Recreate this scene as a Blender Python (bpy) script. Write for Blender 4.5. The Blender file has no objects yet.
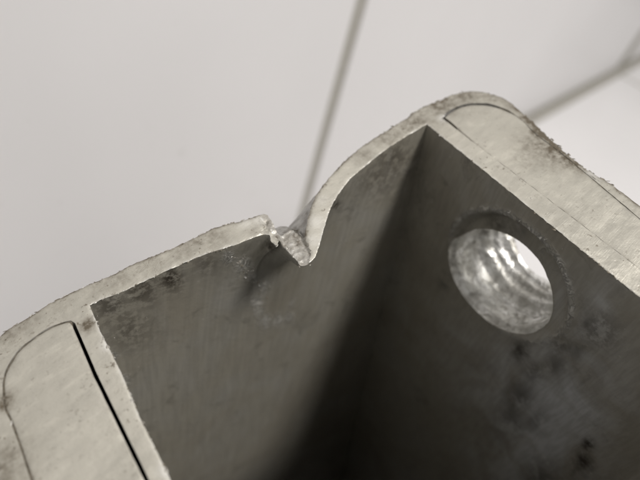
import bpy, bmesh, math, random
import numpy as np
from mathutils import Matrix, Vector, noise
from mathutils.geometry import delaunay_2d_cdt

random.seed(7)
rng = np.random.default_rng(7)
scene = bpy.context.scene
COL = scene.collection

# ------------------------------------------------------------------ frame of reference
# Everything is measured in millimetres in a viewer frame (x right, y down, z forward)
# and placed in a world frame in metres: X along the foot of the wall, Y into the wall, Z up.
F = 520.0
def N(a):
    a = np.array(a, float); return a / np.linalg.norm(a)
u = N([1473, -852, F])            # across the profile, left to right
v = N([-551, -635, F])            # across the profile, front to back
w = N([-38, 490, F])              # along the profile, downwards
n = N(np.cross(u, v))             # up, out of the cut end
d = N([-168, 510, F])             # plumb line
e = N([600.3, -332.4, F])         # foot of the wall
nw = N(np.cross(d, e))            # out of the wall
def ray(x, y):
    return np.array([x - 320.0, y - 240.0, F]) / F
Q = ray(300, 262) * 120.0
WALL_C = nw @ (ray(0, 336) * 320.0)
FLOOR_H = d @ (ray(616, 70.3) * WALL_C / (nw @ ray(616, 70.3)))
R = np.array([e, -nw, -d])
def world(p):
    p = np.atleast_2d(p)
    q = p @ R.T
    q[:, 2] += FLOOR_H
    return q / 1000.0
def uv(x, y):
    r = ray(x, y); X = r * (n @ Q) / (n @ r)
    return np.array([(X - Q) @ u, (X - Q) @ v])
def uvs(pts):
    return np.array([uv(*p) for p in pts])
def P3(U, V, t=0.0, h=0.0):
    """profile coordinates (mm) -> viewer frame: t along the profile, h above the cut end"""
    U, V, t, h = np.broadcast_arrays(*[np.asarray(a, float) for a in (U, V, t, h)])
    return Q + U[..., None] * u + V[..., None] * v + t[..., None] * w + h[..., None] * n
def to_px(p):
    return p[:, :2] / p[:, 2:3] * F + [320, 240]

# ------------------------------------------------------------------ camera
cam = bpy.data.cameras.new('camera')
cam.sensor_width = 36.0
cam.lens = F / 640.0 * 36.0
cam.clip_start = 0.005
cam.clip_end = 20.0
cam.dof.use_dof = True
cam.dof.focus_distance = 0.121
cam.dof.aperture_fstop = 9.5
camo = bpy.data.objects.new('camera', cam); COL.objects.link(camo)
cw = world(np.zeros(3))[0]
rx, ry, rz = R @ [1, 0, 0], R @ [0, -1, 0], R @ [0, 0, -1]
camo.matrix_world = Matrix(((rx[0], ry[0], rz[0], cw[0]), (rx[1], ry[1], rz[1], cw[1]),
                            (rx[2], ry[2], rz[2], cw[2]), (0, 0, 0, 1)))
scene.camera = camo

# ------------------------------------------------------------------ light
wd = bpy.data.worlds.new('World'); scene.world = wd; wd.use_nodes = True
bg = wd.node_tree.nodes['Background']
bg.inputs['Color'].default_value = (1.0, 0.985, 0.96, 1)
bg.inputs['Strength'].default_value = 0.42
L = N(-0.33 * u + 0.58 * v + w)
lamp = bpy.data.lights.new('ceiling_lamp', 'AREA')
lamp.shape = 'DISK'; lamp.size = 0.42; lamp.energy = 47.0
lamp.color = (1.0, 0.970, 0.932)
lo = bpy.data.objects.new('ceiling_lamp', lamp); COL.objects.link(lo)
lp = world(P3(5, -30) - L * 2100.0)[0]
lo.location = lp
lo.rotation_euler = Vector(-(R @ -L)).to_track_quat('-Z', 'Y').to_euler()
scene.view_settings.view_transform = 'Standard'
scene.view_settings.look = 'None'
scene.view_settings.exposure = 0.0
scene.view_settings.gamma = 1.0
scene.render.engine = 'CYCLES'
scene.cycles.use_denoising = True
scene.cycles.max_bounces = 8

# ------------------------------------------------------------------ materials
def mat(name):
    m = bpy.data.materials.new(name); m.use_nodes = True
    nt = m.node_tree; b = nt.nodes['Principled BSDF']
    return m, nt, b
class G:
    def __init__(s, nt):
        s.nt = nt
        s.co = s.new('ShaderNodeTexCoord').outputs['Object']
    def new(s, t): return s.nt.nodes.new(t)
    def link(s, a, b): s.nt.links.new(a, b)
    def mapping(s, scale=(1, 1, 1), rot=(0, 0, 0), loc=(0, 0, 0)):
        m = s.new('ShaderNodeMapping'); s.link(s.co, m.inputs['Vector'])
        m.inputs['Scale'].default_value = scale; m.inputs['Rotation'].default_value = rot
        m.inputs['Location'].default_value = loc
        return m.outputs['Vector']
    def noise(s, scale, detail=4, rough=0.55, vec=None, dist=0.0):
        k = s.new('ShaderNodeTexNoise'); s.link(vec or s.co, k.inputs['Vector'])
        k.inputs['Scale'].default_value = scale; k.inputs['Detail'].default_value = detail
        k.inputs['Roughness'].default_value = rough; k.inputs['Distortion'].default_value = dist
        return k.outputs['Fac']
    def ramp(s, fac, stops):
        r = s.new('ShaderNodeValToRGB'); s.link(fac, r.inputs['Fac'])
        el = r.color_ramp.elements
        while len(el) < len(stops): el.new(0.5)
        for q, (pos, c) in zip(el, stops):
            q.position = pos; q.color = (c, c, c, 1) if isinstance(c, (int, float)) else (*c, 1)
        return r.outputs['Color']
    def mix(s, fac, a, b, mode='MIX'):
        m = s.new('ShaderNodeMix'); m.data_type = 'RGBA'; m.blend_type = mode
        for val, i in ((fac, 0), (a, 6), (b, 7)):
            if isinstance(val, (int, float)): m.inputs[i].default_value = val if i == 0 else (val, val, val, 1)
            elif isinstance(val, tuple): m.inputs[i].default_value = (*val, 1)
            else: s.link(val, m.inputs[i])
        return m.outputs[2]
    def math(s, op, a, b=0.0, clamp=False):
        m = s.new('ShaderNodeMath'); m.operation = op; m.use_clamp = clamp
        for i, val in enumerate((a, b)):
            if isinstance(val, (int, float)): m.inputs[i].default_value = val
            else: s.link(val, m.inputs[i])
        return m.outputs[0]
    def attr(s, name):
        a = s.new('ShaderNodeAttribute'); a.attribute_name = name; return a.outputs['Fac']
    def bump(s, hgt, dist, strength=1.0, prev=None):
        b = s.new('ShaderNodeBump'); s.link(hgt, b.inputs['Height'])
        b.inputs['Distance'].default_value = dist; b.inputs['Strength'].default_value = strength
        if prev: s.link(prev, b.inputs['Normal'])
        return b.outputs['Normal']

def cut_metal(name, spotty, tint):
    """sawn aluminium: drawn-out blade marks, smears, pits and grit; grime, rubbed spots and painted glints by attribute"""
    m, nt, b = mat(name); g = G(nt)
    g.co = g.new('ShaderNodeNewGeometry').outputs['Position']
    big = g.noise(42, 3, 0.5)
    mid = g.noise(300, 5, 0.6)
    smear = g.noise(120, 4, 0.6, g.mapping((1, 3.2, 1.4), (0.2, 0.5, 0.75)), 0.5)
    c = g.mix(g.ramp(big, [(0.35, 0.0), (0.65, 1.0)]), tuple(t * 0.90 for t in tint), tint)
    c = g.mix(g.ramp(smear, [(0.36, 0.5), (0.50, 0.0)]), c, tuple(t * 0.80 for t in tint))
    c = g.mix(g.ramp(smear, [(0.56, 0.0), (0.68, 0.5)]), c, tuple(min(1, t * 1.14) for t in tint))
    sp = g.ramp(g.noise(1100, 2, 0.5), [(0.63, 0.0), (0.68, 1.0)])
    spm = g.math('MULTIPLY', sp, g.ramp(g.noise(150, 2), [(0.46, 0.0), (0.66, 0.9 * spotty)]))
    c = g.mix(spm, c, (0.13, 0.105, 0.075))
    pit = g.ramp(g.noise(520, 8, 0.72, g.mapping(loc=(0, 4, 2)), 0.4), [(0.325, 1.0), (0.395, 0.0)])
    pit = g.math('MULTIPLY', pit, g.ramp(g.noise(70, 3), [(0.42, 0.15), (0.62, 1.0)]))
    c = g.mix(g.math('MULTIPLY', pit, 0.95 * spotty), c, (0.15, 0.125, 0.09))
    ridge = g.math('ABSOLUTE', g.math('SUBTRACT', g.noise(190, 6, 0.6, g.mapping(loc=(0, 9, 5)), 1.4), 0.5))
    hair = g.math('MULTIPLY', g.ramp(ridge, [(0.0, 1.0), (0.012, 0.0)]), g.ramp(g.noise(95, 3), [(0.5, 0.0), (0.62, 0.5 * spotty)]))
    c = g.mix(hair, c, (0.20, 0.175, 0.135))
    rub = g.attr('scuff')  # polished spots, plus highlights and glints painted into the colour
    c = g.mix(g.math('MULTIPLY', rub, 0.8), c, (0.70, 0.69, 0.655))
    dn = g.noise(620, 5, 0.65)
    dirt = g.math('MULTIPLY', g.attr('dirt'), g.math('ADD', g.math('MULTIPLY', dn, 3.6), -0.75), True)
    c = g.mix(dirt, c, (0.085, 0.068, 0.044))
    nt.links.new(c, b.inputs['Base Color'])
    met = g.math('SUBTRACT', 0.55, g.math('MULTIPLY', dirt, 0.55))
    nt.links.new(met, b.inputs['Metallic'])
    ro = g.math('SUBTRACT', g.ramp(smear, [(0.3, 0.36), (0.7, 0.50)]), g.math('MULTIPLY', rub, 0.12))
    nt.links.new(ro, b.inputs['Roughness'])
    saw = g.noise(420, 3, 0.6, g.mapping((0.5, 9, 2), (0.2, 0.5, 0.75)))
    n1 = g.bump(saw, 0.00015, 0.42)
    n2 = g.bump(g.noise(900, 5, 0.65), 0.00018, 0.5, n1)
    n3 = g.bump(mid, 0.00035, 0.4, g.bump(pit, 0.0003, -0.4, n2))
    nt.links.new(n3, b.inputs['Normal'])
    return m

M_CUT = cut_metal('cut_aluminium', 1.0, (0.492, 0.471, 0.412))
M_BAR = cut_metal('cut_bar_metal', 0.4, (0.492, 0.471, 0.412))

def torn_metal():
    m, nt, b = mat('torn_aluminium'); g = G(nt)
    k = g.noise(330, 6, 0.62, g.mapping((1, 1, 0.5), (0.3, 0.2, 0.4)), 0.7)
    c = g.ramp(k, [(0.33, (0.12, 0.10, 0.075)), (0.45, (0.33, 0.31, 0.275)), (0.58, (0.47, 0.455, 0.42)), (0.70, (0.72, 0.71, 0.69))])
    nt.links.new(c, b.inputs['Base Color'])
    b.inputs['Metallic'].default_value = 0.45
    b.inputs['Roughness'].default_value = 0.46
    nt.links.new(g.bump(k, 0.0009, 0.6), b.inputs['Normal'])
    return m
M_TORN = torn_metal()

def inner_coat():
    m, nt, b = mat('dull_inner_surface'); g = G(nt)
    big = g.noise(26, 3, 0.55, None, 0.6)
    c = g.ramp(big, [(0.35, (0.235, 0.217, 0.178)), (0.5, (0.262, 0.246, 0.206)), (0.66, (0.282, 0.272, 0.243))])
    # rubbed, dusty drifts
    dr = g.ramp(g.noise(70, 5, 0.6, g.mapping((1, 1, 0.45), (0.4, 0.2, 0)), 1.2), [(0.5, 0.0), (0.72, 0.4)])
    c = g.mix(dr, c, (0.30, 0.29, 0.265))
    smut = g.ramp(g.noise(120, 5, 0.65, None, 1.0), [(0.3, 0.55), (0.42, 0.0)])
    c = g.mix(smut, c, (0.13, 0.122, 0.102))
    # smoother blue-grey rubbed zone and dark oily smudges below the hole
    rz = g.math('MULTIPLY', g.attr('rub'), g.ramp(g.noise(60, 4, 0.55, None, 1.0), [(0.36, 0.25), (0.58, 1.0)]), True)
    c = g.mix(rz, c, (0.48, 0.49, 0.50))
    oil = g.math('MULTIPLY', g.attr('oil'), g.ramp(g.noise(150, 4, 0.6, None, 0.8), [(0.36, 0.0), (0.52, 1.0)]), True)
    c = g.mix(oil, c, (0.075, 0.072, 0.066))
    # faint die lines along the extrusion
    die = g.noise(900, 2, 0.5, g.mapping((1, 1, 0.02), (0.12, 0.1, 0)))
    c = g.mix(g.ramp(die, [(0.4, 0.22), (0.6, 0.0)]), c, (0.13, 0.122, 0.105))
    # dark crusts, grit and painted lip shade next to the cut edges, thin pale scratches
    gr = g.ramp(g.noise(420, 6, 0.7), [(0.42, 0.0), (0.54, 1.0)])
    c = g.mix(g.math('MULTIPLY', gr, g.attr('dirt'), True), c, (0.035, 0.028, 0.02))
    scr = g.ramp(g.noise(330, 6, 0.75, None, 1.5), [(0.47, 0.0), (0.57, 1.0)])
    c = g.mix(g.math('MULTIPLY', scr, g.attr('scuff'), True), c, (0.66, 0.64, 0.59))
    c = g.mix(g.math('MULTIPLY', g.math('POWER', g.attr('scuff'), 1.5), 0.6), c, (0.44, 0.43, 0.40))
    pk = g.ramp(g.noise(800, 2, 0.5), [(0.73, 0.0), (0.77, 1.0)])
    c = g.mix(g.math('MULTIPLY', pk, 0.5), c, (0.42, 0.40, 0.36))
    nt.links.new(c, b.inputs['Base Color'])
    b.inputs['Metallic'].default_value = 0.15
    nt.links.new(g.ramp(big, [(0.35, 0.5), (0.65, 0.36)]), b.inputs['Roughness'])
    b1 = g.bump(g.noise(500, 5, 0.6), 0.0002, 0.5)
    b2 = g.bump(g.math('MULTIPLY', scr, g.attr('scuff')), 0.0007, 0.9, b1)
    nt.links.new(b2, b.inputs['Normal'])
    return m
M_INNER = inner_coat()

def outer_skin():
    m, nt, b = mat('worn_outer_skin'); g = G(nt)
    k = g.noise(300, 5, 0.6)
    c = g.ramp(k, [(0.35, (0.17, 0.155, 0.13)), (0.55, (0.36, 0.35, 0.33)), (0.75, (0.5, 0.49, 0.46))])
    nt.links.new(c, b.inputs['Base Color'])
    b.inputs['Metallic'].default_value = 0.4; b.inputs['Roughness'].default_value = 0.42
    nt.links.new(g.bump(k, 0.0005, 0.7), b.inputs['Normal'])
    return m
M_OUTER = outer_skin()

def bore_metal():
    m, nt, b = mat('bright_bore_metal'); g = G(nt)
    k = g.noise(120, 5, 0.6, None, 0.9)
    vo = g.new('ShaderNodeTexVoronoi'); g.link(g.mapping((1, 0.55, 1.3), (0.3, 0.4, 0.6)), vo.inputs['Vector']); vo.inputs['Scale'].default_value = 190
    cell = g.math('ADD', g.math('MULTIPLY', vo.outputs['Distance'], 0.5), k)
    c = g.ramp(k, [(0.3, (0.36, 0.345, 0.315)), (0.48, (0.62, 0.61, 0.575)), (0.66, (0.88, 0.875, 0.86))])
    sm = g.ramp(g.noise(260, 5, 0.65, None, 1.2), [(0.36, 0.8), (0.46, 0.0)])
    c = g.mix(sm, c, (0.30, 0.285, 0.255))
    nt.links.new(c, b.inputs['Base Color'])
    b.inputs['Metallic'].default_value = 0.75
    nt.links.new(g.ramp(k, [(0.3, 0.5), (0.7, 0.26)]), b.inputs['Roughness'])
    b1 = g.bump(cell, 0.0022, 0.75)
    nt.links.new(b1, b.inputs['Normal'])
    return m
M_BORE = bore_metal()

def crust():
    m, nt, b = mat('dark_burr'); g = G(nt)
    k = g.noise(900, 4, 0.6)
    c = g.ramp(k, [(0.35, (0.08, 0.066, 0.046)), (0.6, (0.20, 0.175, 0.135)), (0.75, (0.42, 0.40, 0.35))])
    nt.links.new(c, b.inputs['Base Color'])
    b.inputs['Metallic'].default_value = 0.2; b.inputs['Roughness'].default_value = 0.5
    return m
M_CRUST = crust()

def tile_mat():
    m, nt, b = mat('white_glazed_tile'); g = G(nt)
    k = g.noise(5, 3, 0.5)
    c = g.ramp(k, [(0.3, (0.668, 0.655, 0.657)), (0.7, (0.705, 0.692, 0.694))])
    sp = g.ramp(g.noise(60, 3, 0.5), [(0.7, 0.0), (0.8, 0.25)])
    c = g.mix(sp, c, (0.5, 0.49, 0.47))
    nt.links.new(c, b.inputs['Base Color'])
    b.inputs['Roughness'].default_value = 0.3
    b.inputs['Specular IOR Level'].default_value = 0.4
    nt.links.new(g.bump(g.noise(14, 2, 0.4), 0.001, 0.25), b.inputs['Normal'])
    return m
M_TILE = tile_mat()
def grout_mat():
    m, nt, b = mat('grey_grout'); g = G(nt)
    k = g.noise(220, 5, 0.6)
    nt.links.new(g.ramp(k, [(0.3, (0.31, 0.295, 0.265)), (0.7, (0.40, 0.385, 0.35))]), b.inputs['Base Color'])
    b.inputs['Roughness'].default_value = 0.9
    nt.links.new(g.bump(k, 0.001, 0.6), b.inputs['Normal'])
    return m
M_GROUT = grout_mat()

# ------------------------------------------------------------------ helpers
def link(name, me, parent=None, **props):
    o = bpy.data.objects.new(name, me); COL.objects.link(o)
    if parent is not None: o.parent = parent
    for k, val in props.items(): o[k] = val
    return o
def slab(name, lo_, hi_, material, parent, bev=0.0012):
    lo_, hi_ = np.array(lo_), np.array(hi_)
    bm = bmesh.new(); bmesh.ops.create_cube(bm, size=1.0)
    c = (lo_ + hi_) / 2
    for q in bm.verts: q.co = Vector(np.array(q.co) * (hi_ - lo_) + c)
    if bev: bmesh.ops.bevel(bm, geom=list(bm.edges), offset=bev, segments=3, affect='EDGES', profile=0.5)
    me = bpy.data.meshes.new(name); bm.to_mesh(me); bm.free()
    me.materials.append(material)
    if bev:
        for p in me.polygons: p.use_smooth = False
    return link(name, me, parent)

# ------------------------------------------------------------------ the setting: tiled wall and floor
def wall_hit(x, y):
    r = ray(x, y); return world(r * WALL_C / (nw @ r))[0]
YW = wall_hit(320, 100)[1]
G1 = wall_hit(336, 95)[0]
G3 = wall_hit(622, 60)[0]
GAP = 0.0125
SEAM = 0.017
wall = slab('wall', (G1 - 0.9, YW + 0.0016, -0.02), (G3 + 0.9, YW + 0.03, 1.1), M_GROUT, None, 0)
wall['kind'] = 'structure'
for a, bb in ((G1 - 0.62, G1 - GAP / 2), (G1 + GAP / 2, G3 - GAP / 2), (G3 + 0.06, G3 + 0.6)):
    slab('tile', (a, YW, SEAM * 0.5), (bb, YW + 0.009, 1.05), M_TILE, wall)
floor = slab('floor', (G1 - 0.9, YW - 1.3, -0.04), (G3 + 0.9, YW + 0.0012, -0.0018), M_GROUT, None, 0)
floor['kind'] = 'structure'
for a, bb in ((G1 - 0.62, G1 - GAP / 2), (G1 + GAP / 2, G3 - GAP / 2), (G3 + GAP / 2, G3 + 0.6)):
    for c0, c1 in ((YW - SEAM - 0.6, YW - SEAM), (YW - SEAM - 1.2, YW - SEAM - 0.6 - GAP)):
        slab('tile', (a, c0, -0.010), (bb, c1, 0.0), M_TILE, floor)

# ------------------------------------------------------------------ profile outlines (mm on the cut end)
def catmull(p, k=6):
    p = np.array(p, float); q = np.vstack([2 * p[0] - p[1], p, 2 * p[-1] - p[-2]]); out = []
    for i in range(1, len(q) - 2):
        a, b_, c, d_ = q[i - 1:i + 3]
        for s in np.linspace(0, 1, k, endpoint=False):
            out.append(0.5 * (2 * b_ + (c - a) * s + (2 * a - 5 * b_ + 4 * c - d_) * s ** 2 + (3 * b_ - a - 3 * c + d_) * s ** 3))
    out.append(p[-1]); return np.array(out)
def resample(p, step):
    p = np.array(p, float); s = np.r_[0, np.cumsum(np.linalg.norm(np.diff(p, axis=0), axis=1))]
    k = max(1, int(round(s[-1] / step)))
    q = np.linspace(0, s[-1], k + 1)
    return np.c_[np.interp(q, s, p[:, 0]), np.interp(q, s, p[:, 1])]
def wob(p, amp, freq, seed):
    return np.array([[amp * noise.fractal((x * freq, y * freq, seed), 0.8, 2.0, 5),
                      amp * noise.fractal((x * freq, y * freq, seed + 9.3), 0.8, 2.0, 5)] for x, y in p])

UL, UR = -71.0, 74.4
FRONT_IN, FRONT_OUT = -79.5, -86.0
# back rim, outside
o_left = uvs([(0, 335.6), (13, 326), (28.4, 317), (50, 303), (79, 288.6), (98.5, 280), (115, 273.4), (132.5, 263.6),
              (161, 252.7), (183, 242.8), (216, 227), (240, 221), (257, 215.5), (263, 213.3)])
o_tear = uvs([(267, 213.8), (271, 219), (275, 227), (278.2, 233), (280.5, 232), (283, 227.5), (288, 224), (293.5, 223.5),
              (298, 228), (301.5, 232), (304.6, 236), (305, 230), (307, 222), (309, 214)])
o_right = uvs([(311, 207), (317, 193), (327, 180), (339, 166), (358, 149), (377, 136), (402, 120.6), (420.6, 108), (439.4, 100),
               (455, 93.5), (470, 91), (485, 92), (506, 99), (523, 112.6), (538.6, 127), (557.5, 145)])
o_rs = uvs([(578, 162.5), (598.7, 176.5), (612.4, 184), (640, 205.4)])
lc = catmull([(UL, -2), (UL + 0.1, 4), (UL + 0.9, 11), (UL + 3.4, 17.8), *o_left])
oA = np.vstack([resample([(UL, -70), (UL, -2.5)], 1.0)[:-1], resample(lc, 0.6)])
oB = resample(o_tear, 0.45)
oC = resample(np.vstack([catmull(o_right), o_rs]), 0.6)
front = catmull([(UR + 0.3, FRONT_OUT + 9), (UR - 2.5, FRONT_OUT + 2.6), (UR - 9, FRONT_OUT)])
front2 = catmull([(UL + 9, FRONT_OUT), (UL + 2.5, FRONT_OUT + 2.6), (UL, FRONT_OUT + 9)])
oD = np.vstack([resample(np.vstack([o_rs[-1:], [(UR, -70)], front]), 2.0)[1:],
                resample(np.vstack([front[-1:], front2, [(UL, -70)]]), 4.0)[1:-1]])
OUT = np.vstack([oA, oB, oC, oD])
und = OUT.copy()
# where the back rim stood before it was knocked in: a straight line between the shoulders
def straighten(P, i0, i1):
    s = np.r_[0, np.cumsum(np.linalg.norm(np.diff(P[i0:i1 + 1], axis=0), axis=1))]; s /= s[-1]
    q = P.copy(); q[i0:i1 + 1] = P[i0] + s[:, None] * (P[i1] - P[i0]); return q
near = lambda P, px: int(np.argmin(np.linalg.norm(P - uv(*px), axis=1)))
OUT_U = straighten(OUT, near(OUT, (50, 303)), near(OUT, (430, 104)))
vis = (OUT[:, 1] > -78)
amp = np.where(vis, 1.0, 0.2)[:, None]
ragged = np.clip(1 - np.abs(OUT[:, 1] + 8) / 26, 0, 1) * (OUT[:, 0] > 55) + np.clip(1 - np.abs(OUT[:, 0] - 62) / 16, 0, 1) * (OUT[:, 1] > 0)
OUT = OUT + wob(OUT, 0.16, 0.75, 1.0) * amp + wob(OUT, 0.34, 0.55, 4.0) * ragged[:, None]

# cavity
c_left = uvs([(89.7, 305.5), (97.4, 329), (107, 346.6), (121.4, 373), (140.6, 423), (157.5, 453.7), (170, 479)])
c_left[:, 0] = 0.5 * c_left[:, 0] + 0.5 * np.linspace(c_left[0, 0], c_left[-1, 0], len(c_left))
cbl = uvs([(89.7, 305.5), (100.6, 299.5), (122.5, 291.5), (140, 283), (172, 268), (202.5, 254.8), (220, 249.4), (240, 242.7), (255, 236.5)])
cbt = uvs([(263, 233.5), (269.5, 234), (271, 241), (274, 243.5), (277, 245), (279.2, 240), (282, 243), (289, 250), (295.5, 257),
           (299, 264), (303, 265.3), (307.5, 263.7), (312, 260)])
cbr = uvs([(315.5, 256), (319.7, 245), (324, 228), (333, 203), (349, 180), (367.5, 164), (389, 147), (411, 133), (427, 124)])
c_r = uvs([(427, 124), (640, 297)])
cA = resample(np.vstack([[(c_left[-1][0], -60)], c_left[::-1]]), 0.7)
cB = resample(catmull(cbl), 0.6)[1:]
cC = resample(cbt, 0.45)
cD = resample(catmull(cbr), 0.6)
cE = resample(np.vstack([c_r, [(c_r[1][0] - 0.3, -74)]]), 0.62)[1:]
cF = resample([cE[-1], (cE[-1][0] - .2, FRONT_IN + 4), (cE[-1][0] - 4, FRONT_IN), (cA[0][0] + 4, FRONT_IN), (cA[0][0], FRONT_IN + 4), cA[0]], 4.0)[1:-1]
CAV = np.vstack([cA, cB, cC, cD, cE, cF])
CAV_U = straighten(CAV, near(CAV, (89.7, 305.5)), near(CAV, (427, 124)))
CAV = CAV + wob(CAV, 0.12, 0.9, 7.0) * np.where(CAV[:, 1] > -78, 1.0, 0.2)[:, None]

# pockets with a bar seated in each
pl_px = [(71, 320.5), (63.5, 322), (48, 328), (33, 338), (17.5, 351), (6.6, 368.5), (3, 380), (2.6, 392), (4, 408), (10, 421), (20, 448), (29.5, 477.6)]
pl = uvs(pl_px); pli = uvs([(75, 323.0), (97.3, 374.5), (148, 477.6)])
pocketL = np.vstack([resample(catmull(pl), 0.7), resample([pl[-1], (pl[-1][0] + .2, -74)], 2.0)[1:],
                     resample([(pl[-1][0] + 5, -78), (pli[-1][0] - 0.5, -78)], 3.0), resample([(pli[-1][0], -77), pli[-1]], 2.0)[:-1], resample(pli[::-1], 0.7)])
pr = uvs([(443, 115.8), (447.5, 111.6), (457, 106.6), (468, 103.6), (477, 103), (488, 103.6), (499, 106.6), (511, 112), (524, 121.7), (535, 132.8),
          (563.5, 154.5), (583, 170.5), (607, 190.7), (640, 218.5)])
pri = uvs([(442.5, 118), (470, 139.5), (492, 157)])
pr_in = pri[:, 0].mean()
pri[:, 0] = 0.4 * pri[:, 0] + 0.6 * pr_in
pocketR = np.vstack([resample(catmull(pr), 0.7), resample([pr[-1], (pr[-1][0], -74)], 2.0)[1:],
                     resample([(pr[-1][0] - 5, -79), (pr_in + 0.5, -79)], 3.0), resample([(pr_in, -78), *pri[::-1]], 0.7)])
def dedupe(p):
    k = np.linalg.norm(p - np.roll(p, 1, axis=0), axis=1) > 1e-3
    return p[k]
pocketL, pocketR = dedupe(pocketL), dedupe(pocketR)

def inward(p, g):
    """move a closed outline inwards by g (array)"""
    t = np.roll(p, -1, axis=0) - np.roll(p, 1, axis=0); t /= np.linalg.norm(t, axis=1)[:, None]
    nn = np.c_[-t[:, 1], t[:, 0]]
    area = 0.5 * np.sum(p[:, 0] * np.roll(p[:, 1], -1) - np.roll(p[:, 0], -1) * p[:, 1])
    return p + nn * np.sign(area) * g[:, None]
def gap_left(p):
    g = np.full(len(p), 0.30)
    g += 0.48 * np.clip((p[:, 0] - (pli[:, 0].mean() - 1.2)) / 0.6, 0, 1)         # wide slot on the cavity side
    g += 0.10 * np.array([noise.noise((x * .25, y * .25, 3)) for x, y in p])
    return np.maximum(g, 0.05)
def gap_right(p):
    g = np.full(len(p), 0.10)
    g += 0.75 * np.clip((p[:, 1] - 6) / 8, 0, 1)                                    # open round the rounded end
    g += 0.12 * np.array([noise.noise((x * .22, y * .22, 8)) for x, y in p])
    closed = (p[:, 1] < -1) & (p[:, 0] < pr_in + 3)
    g = np.where(closed, 0.02, g)
    return np.maximum(g, 0.02)
BARL = inward(pocketL, gap_left(pocketL))
BARR = inward(pocketR, gap_right(pocketR))

# ------------------------------------------------------------------ meshes
def inside(pts, poly):
    x, y = pts[:, 0], pts[:, 1]; r = np.zeros(len(pts), bool)
    x1, y1 = poly[:, 0], poly[:, 1]; x2, y2 = np.roll(x1, -1), np.roll(y1, -1)
    for a, b_, c, d_ in zip(x1, y1, x2, y2):
        if b_ == d_: continue
        k = ((b_ > y) != (d_ > y)) & (x < (c - a) * (y - b_) / (d_ - b_) + a)
        r ^= k
    return r
def dist_to(pts, poly):
    a = poly; b_ = np.roll(poly, -1, axis=0); ab = b_ - a; l2 = (ab ** 2).sum(1) + 1e-12
    out = np.empty(len(pts))
    for i in range(0, len(pts), 2000):
        p = pts[i:i + 2000, None, :]
        t = np.clip(((p - a) * ab).sum(2) / l2, 0, 1)
        out[i:i + 2000] = np.sqrt((((a + t[..., None] * ab) - p) ** 2).sum(2)).min(1)
    return out
def cdt(loops, pts):
    allv = np.vstack(loops + ([pts] if len(pts) else []))
    edges = []; k = 0
    for lp_ in loops:
        m = len(lp_); edges += [(k + i, k + (i + 1) % m) for i in range(m)]; k += m
    vo, eo, fo, ov, oe, of = delaunay_2d_cdt([Vector(p) for p in allv], edges, [], 0, 1e-6)
    V = np.array([tuple(p) for p in vo])
    mp = {}
    for i, lst in enumerate(ov):
        for j in lst: mp[j] = i
    T = np.array([tuple(f) for f in fo if len(f) == 3])
    c = V[T].mean(1)
    keep = inside(c, loops[0])
    for lp_ in loops[1:]: keep &= ~inside(c, lp_)
    idx = []; k = 0
    for lp_ in loops:
        idx.append([mp[k + i] for i in range(len(lp_))]); k += len(lp_)
    return V, T[keep], idx
def fill_points(loops, step, vmin, margin, box=None):
    o = loops[0]; x0, y0 = o.min(0); x1, y1 = o.max(0); y0 = max(y0, vmin)
    if box: x0, y0, x1, y1 = box
    gx, gy = np.meshgrid(np.arange(x0, x1, step), np.arange(y0, y1, step))
    p = np.c_[gx.ravel(), gy.ravel()]; p = p + rng.uniform(-.32, .32, p.shape) * step
    k = inside(p, o)
    for lp_ in loops[1:]: k &= ~inside(p, lp_)
    p = p[k]
    dm = np.min([dist_to(p, lp_) for lp_ in loops], axis=0)
    return p[dm > margin]

def fbm(x, y, f_, seed, oct_=4):
    return noise.fractal((x * f_, y * f_, seed), 0.9, 2.0, oct_)
flap = uvs([(278.6, 233), (282, 226), (288, 222), (294, 222), (299, 228), (304.4, 235), (308, 245), (311, 254), (309, 264), (300, 267), (294, 258), (281, 243)])
lip = uvs([(262, 211), (269, 212), (280, 231), (278, 247), (271, 246), (268, 236), (258, 236)])
fc = flap.mean(0)
def top_height(P):
    """height of the cut end over its plane, mm"""
    h = np.array([0.10 * fbm(x, y, 0.35, 2.2) + 0.05 * fbm(x, y, 1.3, 5.2) for x, y in P])
    inf = inside(P, flap); dl = dist_to(P, flap)
    s = np.where(inf, np.clip(0.25 + dl / 0.7, 0, 1), np.clip(0.25 - dl / 0.7, 0, 1))
    s = s * s * (3 - 2 * s)
    rough = np.array([0.42 * fbm(x, y, 0.55, 12.0, 4) for x, y in P])
    h = h - s * (1.5 + 0.16 * (P[:, 1] - fc[1]) - rough)
    inl = inside(P, lip); dl2 = dist_to(P, lip)
    s2 = np.where(inl, np.clip(dl2 / 1.2, 0, 1), 0)
    rr = np.array([0.5 * fbm(x, y, 0.7, 22.0, 5) for x, y in P])
    return h + s2 * (rr - 0.35)

def blobs(P, lst):
    o = np.zeros(len(P))
    for (px, py, r, a) in lst:
        c = uv(px, py); o = np.maximum(o, a * np.exp(-((P - c) ** 2).sum(1) / (r * r)))
    return o
DIRT = [(88, 325, 1.9, 1.0), (100, 285, 4, .35), (60, 300, 4, .3), (25, 322, 4, .45), (8, 332, 4, .5), (2, 470, 6, .6), (4, 402, 2.2, .9),
        (415, 122, 6, .6), (390, 138, 5, .55), (365, 155, 4, .4), (440, 103, 6, .75), (465, 95, 5, .65), (490, 96, 4, .45), (120, 278, 4, .4), (215, 237, 4, .45), (555, 150, 7, .75), (540, 147, 6, .6), (548, 158, 5, .45), (570, 160, 4, .8),
        (525, 160, 4, .3), (183, 247, 4, .5), (196, 240, 3, .55), (150, 262, 4, .3), (255, 228, 3, .3), (300, 240, 2, .5), (450, 112, 3, .4), (538, 132, 3, .9), (560, 150, 3, .9), (582, 166, 3, 1.0)]
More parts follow.
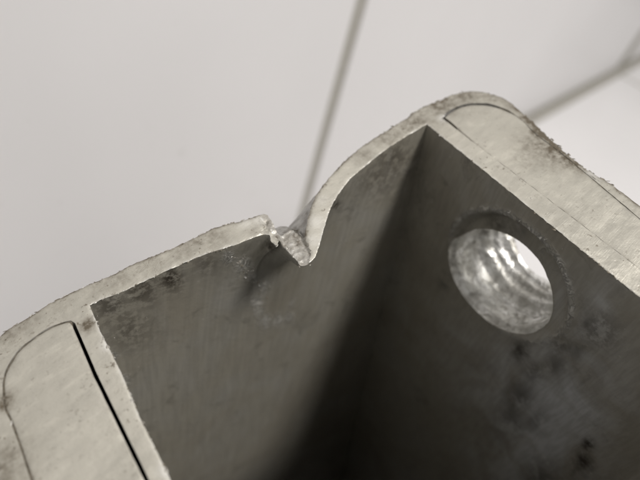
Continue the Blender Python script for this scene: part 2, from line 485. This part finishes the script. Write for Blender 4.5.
def dirt_for(P, douter):
    a = blobs(P, DIRT)
    k = np.array([fbm(x, y, 0.22, 31.0) for x, y in P])
    edge = np.exp(-np.maximum(douter - .12, 0) / 0.55) * np.clip(0.9 + 1.1 * k, 0.25, 1)
    rgt = ((P[:, 0] > 62) & (P[:, 1] > -24)) * np.exp(-np.maximum(douter - 1.0, 0) / 1.4) * 1.2 * np.clip(1 - np.abs(P[:, 1] + 3) / 26, 0, 1)
    return np.clip(np.maximum.reduce([a, edge, rgt]), 0, 1)

ROWS = [0.28, 0.7, 1.3, 2.2, 3.0, 3.8, 4.5, 5.2, 6, 6.8, 7.6, 8.4, 9.2, 10, 10.8] + list(np.arange(11.6, 50, 0.75)) + list(np.arange(50.5, 54, 1.0)) + [57, 62, 70, 80, 95, 120]
def fade(t, inner=False):
    return 0.6 * math.exp(-(t / (8.0 if inner else 5.0)) ** 1.4) + 0.4 * math.exp(-(t / 26.0) ** 1.6)
def t_floor(UV, clear=0.15):
    X = P3(UV[:, 0], UV[:, 1]); return (FLOOR_H - X @ d) / (w @ d) - clear

class Mesh:
    def __init__(s): s.v = []; s.f = []; s.m = []; s.dirt = []; s.scuff = []; s.rub = []; s.oil = []
    def add(s, pts, dirt=None, scuff=None, rub=None, oil=None):
        k = len(s.v); s.v += [tuple(p) for p in pts]
        s.dirt += list(dirt) if dirt is not None else [0.0] * len(pts)
        s.scuff += list(scuff) if scuff is not None else [0.0] * len(pts)
        s.rub += list(rub) if rub is not None else [0.0] * len(pts)
        s.oil += list(oil) if oil is not None else [0.0] * len(pts)
        return list(range(k, k + len(pts)))
    def strip(s, a, b_, m):
        k = len(a)
        for i in range(k):
            j = (i + 1) % k
            s.f.append((a[i], a[j], b_[j], b_[i])); s.m.append(m)
    def build(s, name, mats, origin, flat=()):
        me = bpy.data.meshes.new(name)
        co = world(np.array(s.v)) - origin
        me.from_pydata([tuple(c) for c in co], [], s.f)
        for m in mats: me.materials.append(m)
        me.polygons.foreach_set('material_index', s.m)
        for nm, dat in (('dirt', s.dirt), ('scuff', s.scuff), ('rub', s.rub), ('oil', s.oil)):
            at = me.attributes.new(nm, 'FLOAT', 'POINT'); at.data.foreach_set('value', dat)
        bm = bmesh.new(); bm.from_mesh(me); bmesh.ops.recalc_face_normals(bm, faces=bm.faces)
        for f_ in bm.faces: f_.smooth = True
        for e_ in bm.edges:
            if len(e_.link_faces) == 2 and e_.calc_face_angle(0) > math.radians(50): e_.smooth = False
        bm.to_mesh(me); bm.free()
        return me

# ring of the shallow recess round the hole, and the hole, on the right cavity wall: (along v from the corner, depth)
CORNER = uv(427, 124)
nr = N(np.cross(v, w))
def on_right(px):
    r = ray(*px); Bc = P3(*CORNER); X = r * (nr @ Bc) / (nr @ r)
    return np.linalg.lstsq(np.c_[v, w], X - Bc, rcond=None)[0]
HOLE_C = np.array([-37.9, 28.6]); HOLE_A = (16.9, 14.5); HOLE_ANG = math.atan2(0.331, 0.9435)
ringp = np.array([on_right(p) for p in [(471, 206), (512, 219), (550, 253), (572, 290)]])
def recess(V_, T_):
    """depth of the dished recess, mm into the wall"""
    a = np.array([V_ - CORNER[1] + 39.5, T_ - 24.6])
    rr = math.hypot(*a); ang = math.atan2(a[1], a[0])
    ro = 19.6 + 0.9 * math.sin(2 * ang + .6) + 0.5 * noise.noise((math.cos(ang) * 1.5, math.sin(ang) * 1.5, 3))
    if rr > ro + 3: return 0.0
    lipz = -0.25 * math.exp(-((rr - ro) / 1.1) ** 2)
    s = min(max((ro - rr) / 2.8, 0), 1); s = s * s * (3 - 2 * s)
    side = 0.55 - 0.45 * a[1] / max(rr, 1e-6)
    return lipz * side * 1.4 + s * 3.3 * side

def recess_rim(V_, T_):  # pale line painted round the recess edge, stronger on its upper side
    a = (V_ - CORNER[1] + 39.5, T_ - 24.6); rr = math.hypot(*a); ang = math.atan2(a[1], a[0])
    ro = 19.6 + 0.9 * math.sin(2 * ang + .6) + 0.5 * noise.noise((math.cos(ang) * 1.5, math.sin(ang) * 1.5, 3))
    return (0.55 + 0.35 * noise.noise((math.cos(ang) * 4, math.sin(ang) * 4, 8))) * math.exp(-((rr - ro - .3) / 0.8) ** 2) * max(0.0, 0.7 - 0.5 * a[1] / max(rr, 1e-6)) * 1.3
def base_origin():
    c = np.array([[2.0, -45.0]]); X = P3(c[:, 0], c[:, 1], t_floor(c, 0)); return world(X)[0]
ORIGIN = base_origin()

SCUFF = [(243, 266, 7, 1.0), (252, 276, 5, 1.0), (262, 287, 4, 1.0), (230, 258, 6, .9), (257, 303, 5, .7), (259, 312, 5, .9), (265, 321, 6, .9), (278, 321, 6, .6), (290, 317, 5, .5), (292, 303, 4, .35),
         (113, 357, 4, .8), (125, 380, 5, .7), (520, 222, 5, .3), (545, 250, 5, .3), (345, 240, 4, .12)]
IDIRT_SHADE = [(140, 288, 20, .8), (170, 278, 14, 1.0), (110, 305, 22, .7), (130, 330, 22, .55), (205, 262, 14, .5), (395, 160, 22, .6), (380, 180, 22, .5), (335, 205, 6, 1.0), (270, 246, 7, 1.0),  # last blob on this line paints in shade under the torn lip
         (495, 222, 10, .5), (510, 230, 9, .4), (583, 462, 9, 1.0), (588, 445, 6, 1.0), (560, 345, 8, .6), (465, 240, 7, .8), (520, 352, 8, .7), (600, 330, 20, .5)]
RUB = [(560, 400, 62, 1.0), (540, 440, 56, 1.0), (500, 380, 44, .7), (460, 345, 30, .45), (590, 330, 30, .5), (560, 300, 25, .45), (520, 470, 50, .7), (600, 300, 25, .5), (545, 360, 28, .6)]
OIL = [(522, 350, 9, 1.0), (535, 372, 12, .7), (555, 365, 12, .7), (575, 350, 10, .7), (520, 395, 14, .8), (510, 420, 16, .7), (535, 420, 10, .6), (446, 282, 8, .8), (500, 224, 7, .6), (522, 232, 6, .5),
       (587, 322, 8, .9), (583, 460, 6, 1.0), (586, 445, 5, 1.0), (588, 472, 5, 1.0), (498, 475, 5, 1.0), (540, 480, 20, .8), (460, 238, 7, .7)]
def px_blobs(pts3, lst):
    px = to_px(pts3); o = np.zeros(len(px))
    for (x, y, r, a) in lst:
        o = np.maximum(o, a * np.exp(-((px - [x, y]) ** 2).sum(1) / (r * r)))
    return o

def build_profile(root):
    loops = [OUT, CAV, pocketL, pocketR]
    pts = [fill_points(loops, 0.6, -80, 0.22)]
    tb = (uv(255, 240)[0], -6.0, uv(322, 230)[0], 16.0)
    fine = fill_points(loops, 0.3, -80, 0.12, tb); k = inside(fine, np.vstack([flap, [flap[0]]])) | inside(fine, lip)
    pts.append(fine[k])
    # rings just inside each outline so the edges can be eased
    for lp_, g in ((OUT, .22), (CAV, -.18)):
        q = inward(lp_, np.full(len(lp_), g)); kk = inside(q, OUT) & ~inside(q, CAV) & (q[:, 1] > -80); pts.append(q[kk])
    V, T, idx = cdt(loops, np.vstack(pts))
    do = dist_to(V, OUT); dc = dist_to(V, CAV)
    h = top_height(V)
    ease = 0.24 * np.exp(-do / 0.16) + 0.12 * np.exp(-dc / 0.14)
    h = h - ease
    M = Mesh()
    bright = np.clip(blobs(V, [(316, 222, 2.2, .6), (314, 240, 2.0, .5), (322, 200, 2.0, .3), (258, 219, 2.2, .6), (246, 222, 2.0, .6), (443, 118, 1.4, 1.0), (107, 345, 1.3, .9), (166, 470, 1.5, .8), (592, 174, 2.2, .9)])  # highlight and glints of the rim painted in as pale spots
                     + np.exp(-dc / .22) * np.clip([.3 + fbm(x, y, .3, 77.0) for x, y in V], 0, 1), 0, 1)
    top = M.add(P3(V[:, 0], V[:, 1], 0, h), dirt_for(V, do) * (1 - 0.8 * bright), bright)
    inflap = inside(V[T].mean(1), flap) | (inside(V[T].mean(1), lip) & (V[T].mean(1)[:, 0] > uv(266, 225)[0]))
    for t, fl in zip(T, inflap): M.f.append(tuple(int(i) for i in t)); M.m.append(4 if fl else 0)
    bott = []
    for li, (lp_, lu, m) in enumerate(zip(loops, [OUT_U, CAV_U, pocketL, pocketR], [1, 2, 1, 1])):
        prev = [int(i) for i in idx[li]]; h0 = h[idx[li]]
        base = lp_ if li > 1 else lp_
        tf = t_floor(lu)
        for r_, t in enumerate(ROWS + [None]):
            if t is None:
                P_ = lu.copy(); tt = tf
            else:
                k = fade(t, li == 1); P_ = lu + (base - lu) * k if li < 2 else base.copy()
                wgt = math.exp(-t / 6.0)
                tt = np.minimum(-h0 * wgt + t, tf - 2)
            off = np.zeros(len(P_))
            if li == 1 and t is not None:
                rw = (P_[:, 0] > CORNER[0] - 4) & (P_[:, 1] < CORNER[1] - 12) & (P_[:, 1] > -75)
                off = np.array([recess(p[1], tq) if f_ else 0.0 for p, tq, f_ in zip(P_, tt, rw)])
                off = off + np.where(P_[:, 1] > -80, 1, 0) * np.array([0.12 * fbm(p[0] * .6 + tq * .35, p[1] * .6, 0.22, 40.0) for p, tq in zip(P_, tt)]) * min(1, t / 4)
            X = P3(P_[:, 0] + off, P_[:, 1], tt)
            if li == 1:
                sc = px_blobs(X, SCUFF)
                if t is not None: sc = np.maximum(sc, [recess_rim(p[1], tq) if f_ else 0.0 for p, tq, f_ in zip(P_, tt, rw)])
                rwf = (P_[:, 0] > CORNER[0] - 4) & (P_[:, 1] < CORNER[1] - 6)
                row = M.add(X, px_blobs(X, IDIRT_SHADE), sc, px_blobs(X, RUB) * rwf, px_blobs(X, OIL) * rwf)
            else: row = M.add(X, np.full(len(X), 0.0))
            M.strip(prev, row, m); prev = row
        bott.append((lu, prev))
    # underside
    Vb, Tb, ib = cdt([b_[0] for b_ in bott], np.zeros((0, 2)))
    mp = {}
    for (lu, pv), ids in zip(bott, ib):
        for a, b_ in zip(ids, pv): mp[a] = b_
    for t in Tb:
        if all(int(i) in mp for i in t): M.f.append(tuple(mp[int(i)] for i in t)); M.m.append(1)
    me = M.build('extrusion', [M_CUT, M_OUTER, M_INNER, M_BORE, M_TORN], ORIGIN)
    return link('extrusion', me, root)

def build_bar(name, outline, gaps, sink, seed, pressed_in=False):
    loops = [outline]
    pts = fill_points(loops, 0.75, -80, 0.3)
    q = inward(outline, np.full(len(outline), .2)); q = q[inside(q, outline) & (q[:, 1] > -80)]
    V, T, idx = cdt(loops, np.vstack([pts, q]))
    do = dist_to(V, outline)
    h = np.array([0.10 * fbm(x, y, 0.18, seed) + 0.05 * fbm(x, y, .9, seed + 3) for x, y in V]) - sink - 0.13 * np.exp(-do / 0.14)
    if pressed_in:
        q_ = np.clip((V[:, 0] - pr_in) / 2.5, 0, 1); zone = np.clip((-1 - V[:, 1]) / 3, 0, 1) * (1 - q_)
        h = h + zone * (top_height(V) - h)
    c0 = outline.mean(0); c0[1] = -45
    orig = world(P3(c0[0:1], c0[1:2], t_floor(c0[None, :], 0)))[0]
    M = Mesh()
    a = blobs(V, DIRT)
    k = np.array([fbm(x, y, 0.22, seed + 7) for x, y in V])
    M.add(P3(V[:, 0], V[:, 1], 0, h), np.clip(np.maximum(a, np.exp(-do / .35) * np.clip(.3 + k, 0, 1) * .6), 0, 1))
    for t in T: M.f.append(tuple(int(i) for i in t)); M.m.append(0)
    prev = [int(i) for i in idx[0]]; h0 = h[idx[0]]; tf = t_floor(outline, 0.3)
    gp = gaps; led = inward(outline, -np.where(gp < 0.6, gp + 0.06, 0.0))
    for tl, ol, mm in ((0.10, outline, 1), (0.16, led, 5), (0.9, led, 5), (1.0, outline, 5)):
        row = M.add(P3(ol[:, 0], ol[:, 1], tl - h0)); M.strip(prev, row, mm); prev = row
    for t in [1.5, 6, 14, 26, 40, 60, None]:
        tt = tf if t is None else np.minimum(t - h0, tf - 1)
        row = M.add(P3(outline[:, 0], outline[:, 1], tt)); M.strip(prev, row, 1); prev = row
    Vb, Tb, ib = cdt([outline], np.zeros((0, 2))); mp = {a_: b_ for a_, b_ in zip(ib[0], prev)}
    for t in Tb: M.f.append(tuple(mp[int(i)] for i in t)); M.m.append(1)
    me = M.build(name, [M_BAR, M_OUTER, M_INNER, M_BORE, M_TORN, M_CRUST], orig)
    o = link(name, me); o.location = orig
    return o

profile = link('hollow_metal_profile', None)
profile.location = ORIGIN
body = build_profile(profile)
barL = build_bar('flat_bar', BARL, gap_left(pocketL), 0.10, 50.0)
barR = build_bar('flat_bar', BARR, gap_right(pocketR), 0.0, 60.0, True)

# ------------------------------------------------------------------ the stepped hole through the right side
def cutter():
    rings = []
    U0 = CORNER[0]
    us = np.concatenate([[-4, -0.6, 0.3, 1.2], np.arange(2.0, 30, 0.45), [31.0]])
    for x in us:
        r = 0.0
        if x < 1.6: r = 0.85 * min(1, (1.6 - x) / 1.0)
        if 9.0 < x < 9.9 or 10.8 < x < 11.7: r = 0.38           # two grooves
        if 12.6 < x < 22: r = -0.75 + 0.16 * math.cos((x - 12.6) / 2.6 * 2 * math.pi) - 0.5 * (x > 16.2)   # coarse thread beyond
        elif x >= 22: r = -4.6 + 0.5 * math.cos(x * 2.0)
        rings.append((x, r))
    ax = N(np.cross(w, v)); ax = ax if ax @ u > 0 else -ax
    K = 96; M = Mesh(); prev = None; first = None
    C0 = P3(CORNER[0], CORNER[1]) + v * HOLE_C[0] + w * HOLE_C[1]
    vp = v; wp = N(w - (w @ v) * v)
    for x, r in rings:
        th = np.arange(K) / K * 2 * math.pi
        a = (HOLE_A[0] + r) * np.cos(th); b_ = (HOLE_A[1] + r) * np.sin(th)
        ca, sa = math.cos(HOLE_ANG), math.sin(HOLE_ANG)
        jit = np.array([0.30 * noise.fractal((math.cos(t) * 2.6, math.sin(t) * 2.6, x * .22), .8, 2, 5) for t in th])
        pv = (a * ca - b_ * sa) * (1 + jit * .05); pw = (a * sa + b_ * ca) * (1 + jit * .05)
        sh = 7.6 * min(max((x - 12) / 10, 0), 1)
        X = C0 + x * ax - sh * wp * 0.9 - sh * vp * 0.25 + pv[:, None] * vp + pw[:, None] * wp
        row = M.add(X)
        if prev: M.strip(prev, row, 0)
        else: first = row
        prev = row
    M.f.append(tuple(first)); M.m.append(0); M.f.append(tuple(prev)); M.m.append(0)
    me = M.build('bore_cutter', [M_BORE], np.zeros(3))
    return link('bore_cutter', me)
cut = cutter()
for o in (body, barR):
    md = o.modifiers.new('bore', 'BOOLEAN'); md.operation = 'DIFFERENCE'; md.object = cut; md.solver = 'EXACT'
    md.material_mode = 'TRANSFER'
bpy.context.view_layer.update()
dg = bpy.context.evaluated_depsgraph_get()
for o in (body, barR):
    me = bpy.data.meshes.new_from_object(o.evaluated_get(dg), preserve_all_data_layers=True, depsgraph=dg)
    print('bool', o.name, len(o.data.polygons), '->', len(me.polygons), [m.name for m in me.materials])
    o.modifiers.clear(); o.data = me
bpy.data.objects.remove(cut)
FULL = body.data.copy()

def faces_of(o, keep, name, parent):
    """move the faces with the given material slots into a part of their own"""
    me = o.data.copy(); me.name = name
    bm = bmesh.new(); bm.from_mesh(me)
    bmesh.ops.delete(bm, geom=[f_ for f_ in bm.faces if f_.material_index not in keep], context='FACES')
    bm.to_mesh(me); bm.free()
    return link(name, me, parent)
def strip_faces(o, drop):
    bm = bmesh.new(); bm.from_mesh(o.data)
    bmesh.ops.delete(bm, geom=[f_ for f_ in bm.faces if f_.material_index in drop], context='FACES')
    bm.to_mesh(o.data); bm.free()
cavity = faces_of(body, (2,), 'cavity_wall', profile)
faces_of(body, (3,), 'bore', cavity)
faces_of(body, (1,), 'outer_wall', profile)
faces_of(body, (4,), 'torn_flap', profile)
strip_faces(body, (1, 2, 3, 4)); body.name = 'cut_rim'
faces_of(barR, (3,), 'bore', barR); strip_faces(barR, (3,))

# ------------------------------------------------------------------ burrs: raised slivers and crumbs on the cut edges
def chips(name, spec, materials):
    M = Mesh()
    for (U_, V_, t_, size, el, ang, m) in spec:
        c = P3(U_, V_, t_)
        a = math.cos(ang) * u + math.sin(ang) * v; b_ = -math.sin(ang) * u + math.cos(ang) * v
        k = 7; pts = []
        for lay, hh, sc in ((0, -0.35, 1.0), (1, 0.12, 0.75), (2, 0.4, 0.2)):
            for q in range(k):
                th = q / k * 2 * math.pi
                rr = sc * size * random.uniform(.55, 1.15)
                pts.append(c + a * rr * el * math.cos(th) + b_ * rr * math.sin(th) + n * size * (hh + random.uniform(-.15, .15)))
        ids = M.add(pts)
        for lay in range(2):
            A = ids[lay * k:(lay + 1) * k]; B = ids[(lay + 1) * k:(lay + 2) * k]; M.strip(A, B, m)
        M.f.append(tuple(ids[2 * k:])); M.m.append(m); M.f.append(tuple(ids[:k][::-1])); M.m.append(m)
    me = M.build(name, materials, ORIGIN)
    o = link(name, me, profile); o['kind'] = 'stuff'
    return o
def along(P, px0, px1, count, jit, size, mats, t=0.0, el=(1, 2.6)):
    i0, i1 = near(P, px0), near(P, px1); i0, i1 = min(i0, i1), max(i0, i1); out = []
    for _ in range(count):
        i = random.randint(i0, max(i0, i1 - 1)); a = P[i]; dd = P[(i + 1) % len(P)] - a
        out.append((a[0] + random.gauss(0, jit), a[1] + random.gauss(0, jit), t + random.uniform(-.05, .25),
                    size * random.uniform(.4, 1.3), random.uniform(*el), math.atan2(dd[1], dd[0]) + random.gauss(0, .35), random.choice(mats)))
    return out
sp = []
sp += along(OUT, (525, 114), (616, 186), 90, .2, .22, [0], t=.3, el=(1.5, 5))
sp += along(OUT, (565, 150), (612, 184), 30, .2, .26, [0], t=.4, el=(2, 4))
sp += along(OUT, (380, 134), (500, 97), 60, .10, .2, [0, 0, 0, 1], t=.15, el=(1.5, 4.5))
sp += along(OUT, (0, 335), (262, 213), 70, .05, .11, [0, 0, 0, 1], t=.12, el=(2, 6))
sp += along(OUT, (225, 225), (262, 213), 12, .12, .16, [1, 0], t=.1, el=(2, 5))
sp += along(OUT, (300, 228), (380, 134), 14, .06, .14, [0])
sp += along(CAV, (95, 320), (170, 479), 34, .12, .2, [1, 1, 0])
sp += along(CAV, (440, 133), (640, 297), 34, .1, .2, [0, 0, 1])
sp += along(CAV, (95, 303), (240, 243), 26, .08, .16, [0, 1])
sp += along(CAV, (262, 234), (312, 260), 9, .15, .26, [1], t=.5, el=(1, 2))
sp += along(pocketR, (535, 133), (607, 190), 60, .3, .24, [0], t=.1, el=(1.5, 4))
sp += along(pocketR, (443, 116), (447, 111), 6, .15, .25, [1])
for px, py, sz, el_, m in ((443, 119.5, .42, 2.6, 1), (447, 122, .3, 2.5, 1), (592, 176.5, .5, 3.6, 1), (599, 181, .35, 3.0, 1), (531, 198, .3, 2.0, 1), (546, 214, .28, 2.0, 0),
                         (107, 347, .35, 2.0, 1), (103, 338, .3, 2.6, 1), (166, 470, .4, 2.0, 1), (11, 423, .3, 2.2, 1), (570, 162, .35, 2.4, 0), (578, 167, .35, 3.0, 0), (551, 146, .3, 3, 0), (537, 133, .3, 3, 0)):
    U_, V_ = uv(px, py); sp.append((U_, V_, 0.05, sz, el_, -1.57 + random.gauss(0, .15), m))
from mathutils.bvhtree import BVHTree
bm_ = bmesh.new(); bm_.from_mesh(FULL); tree = BVHTree.FromBMesh(bm_); bm_.free()
def strike(px, py):
    dirw = R @ N(ray(px, py))
    hit = tree.ray_cast(Vector(cw - ORIGIN), Vector(dirw))[0]
    if hit is None: return None
    q = (np.array(hit) + ORIGIN) * 1000.0; q[2] -= FLOOR_H
    return np.linalg.solve(np.c_[u, v, w], R.T @ q - Q)
path = [(222, 254), (232, 260), (243, 266), (252, 277), (262, 288), (266, 296)]
for i in range(46):
    k_ = random.uniform(0, len(path) - 1.001); a_ = int(k_); fr = k_ - a_
    px = path[a_][0] * (1 - fr) + path[a_ + 1][0] * fr + random.gauss(0, 3.2); py = path[a_][1] * (1 - fr) + path[a_ + 1][1] * fr + random.gauss(0, 2.4)
    q = strike(px, py)
    if q is not None and q[2] > 1.0: sp.append((q[0], q[1], q[2], random.uniform(.06, .19), random.uniform(1.5, 4.5), random.uniform(-1.2, .3), random.choice([0, 1])))
for i in range(14):
    q = strike(random.uniform(95, 150), random.uniform(300, 390))
    if q is not None and q[2] > 1.0: sp.append((q[0], q[1], q[2], random.uniform(.05, .12), random.uniform(1, 2.5), random.uniform(-1.5, 1.5), random.choice([0, 1])))
chips('burr', sp, [M_CRUST, M_TORN])

# bent sliver of rim, peeled off the outer edge on the right
# ------------------------------------------------------------------ names and labels
profile['label'] = 'upright hollow metal profile with dented, cracked rim, dark cavity and drilled side hole'
profile['category'] = 'metal profile'
barL['label'] = 'pale metal bar with rounded end, seated at lower left behind a wide black slot'
barL['category'] = 'metal bar'; barL['group'] = 'bars seated in the profile sides'
barR['label'] = 'pale metal bar with rounded end at upper right, scuffed brown along its outer edge'
barR['category'] = 'metal bar'; barR['group'] = 'bars seated in the profile sides'
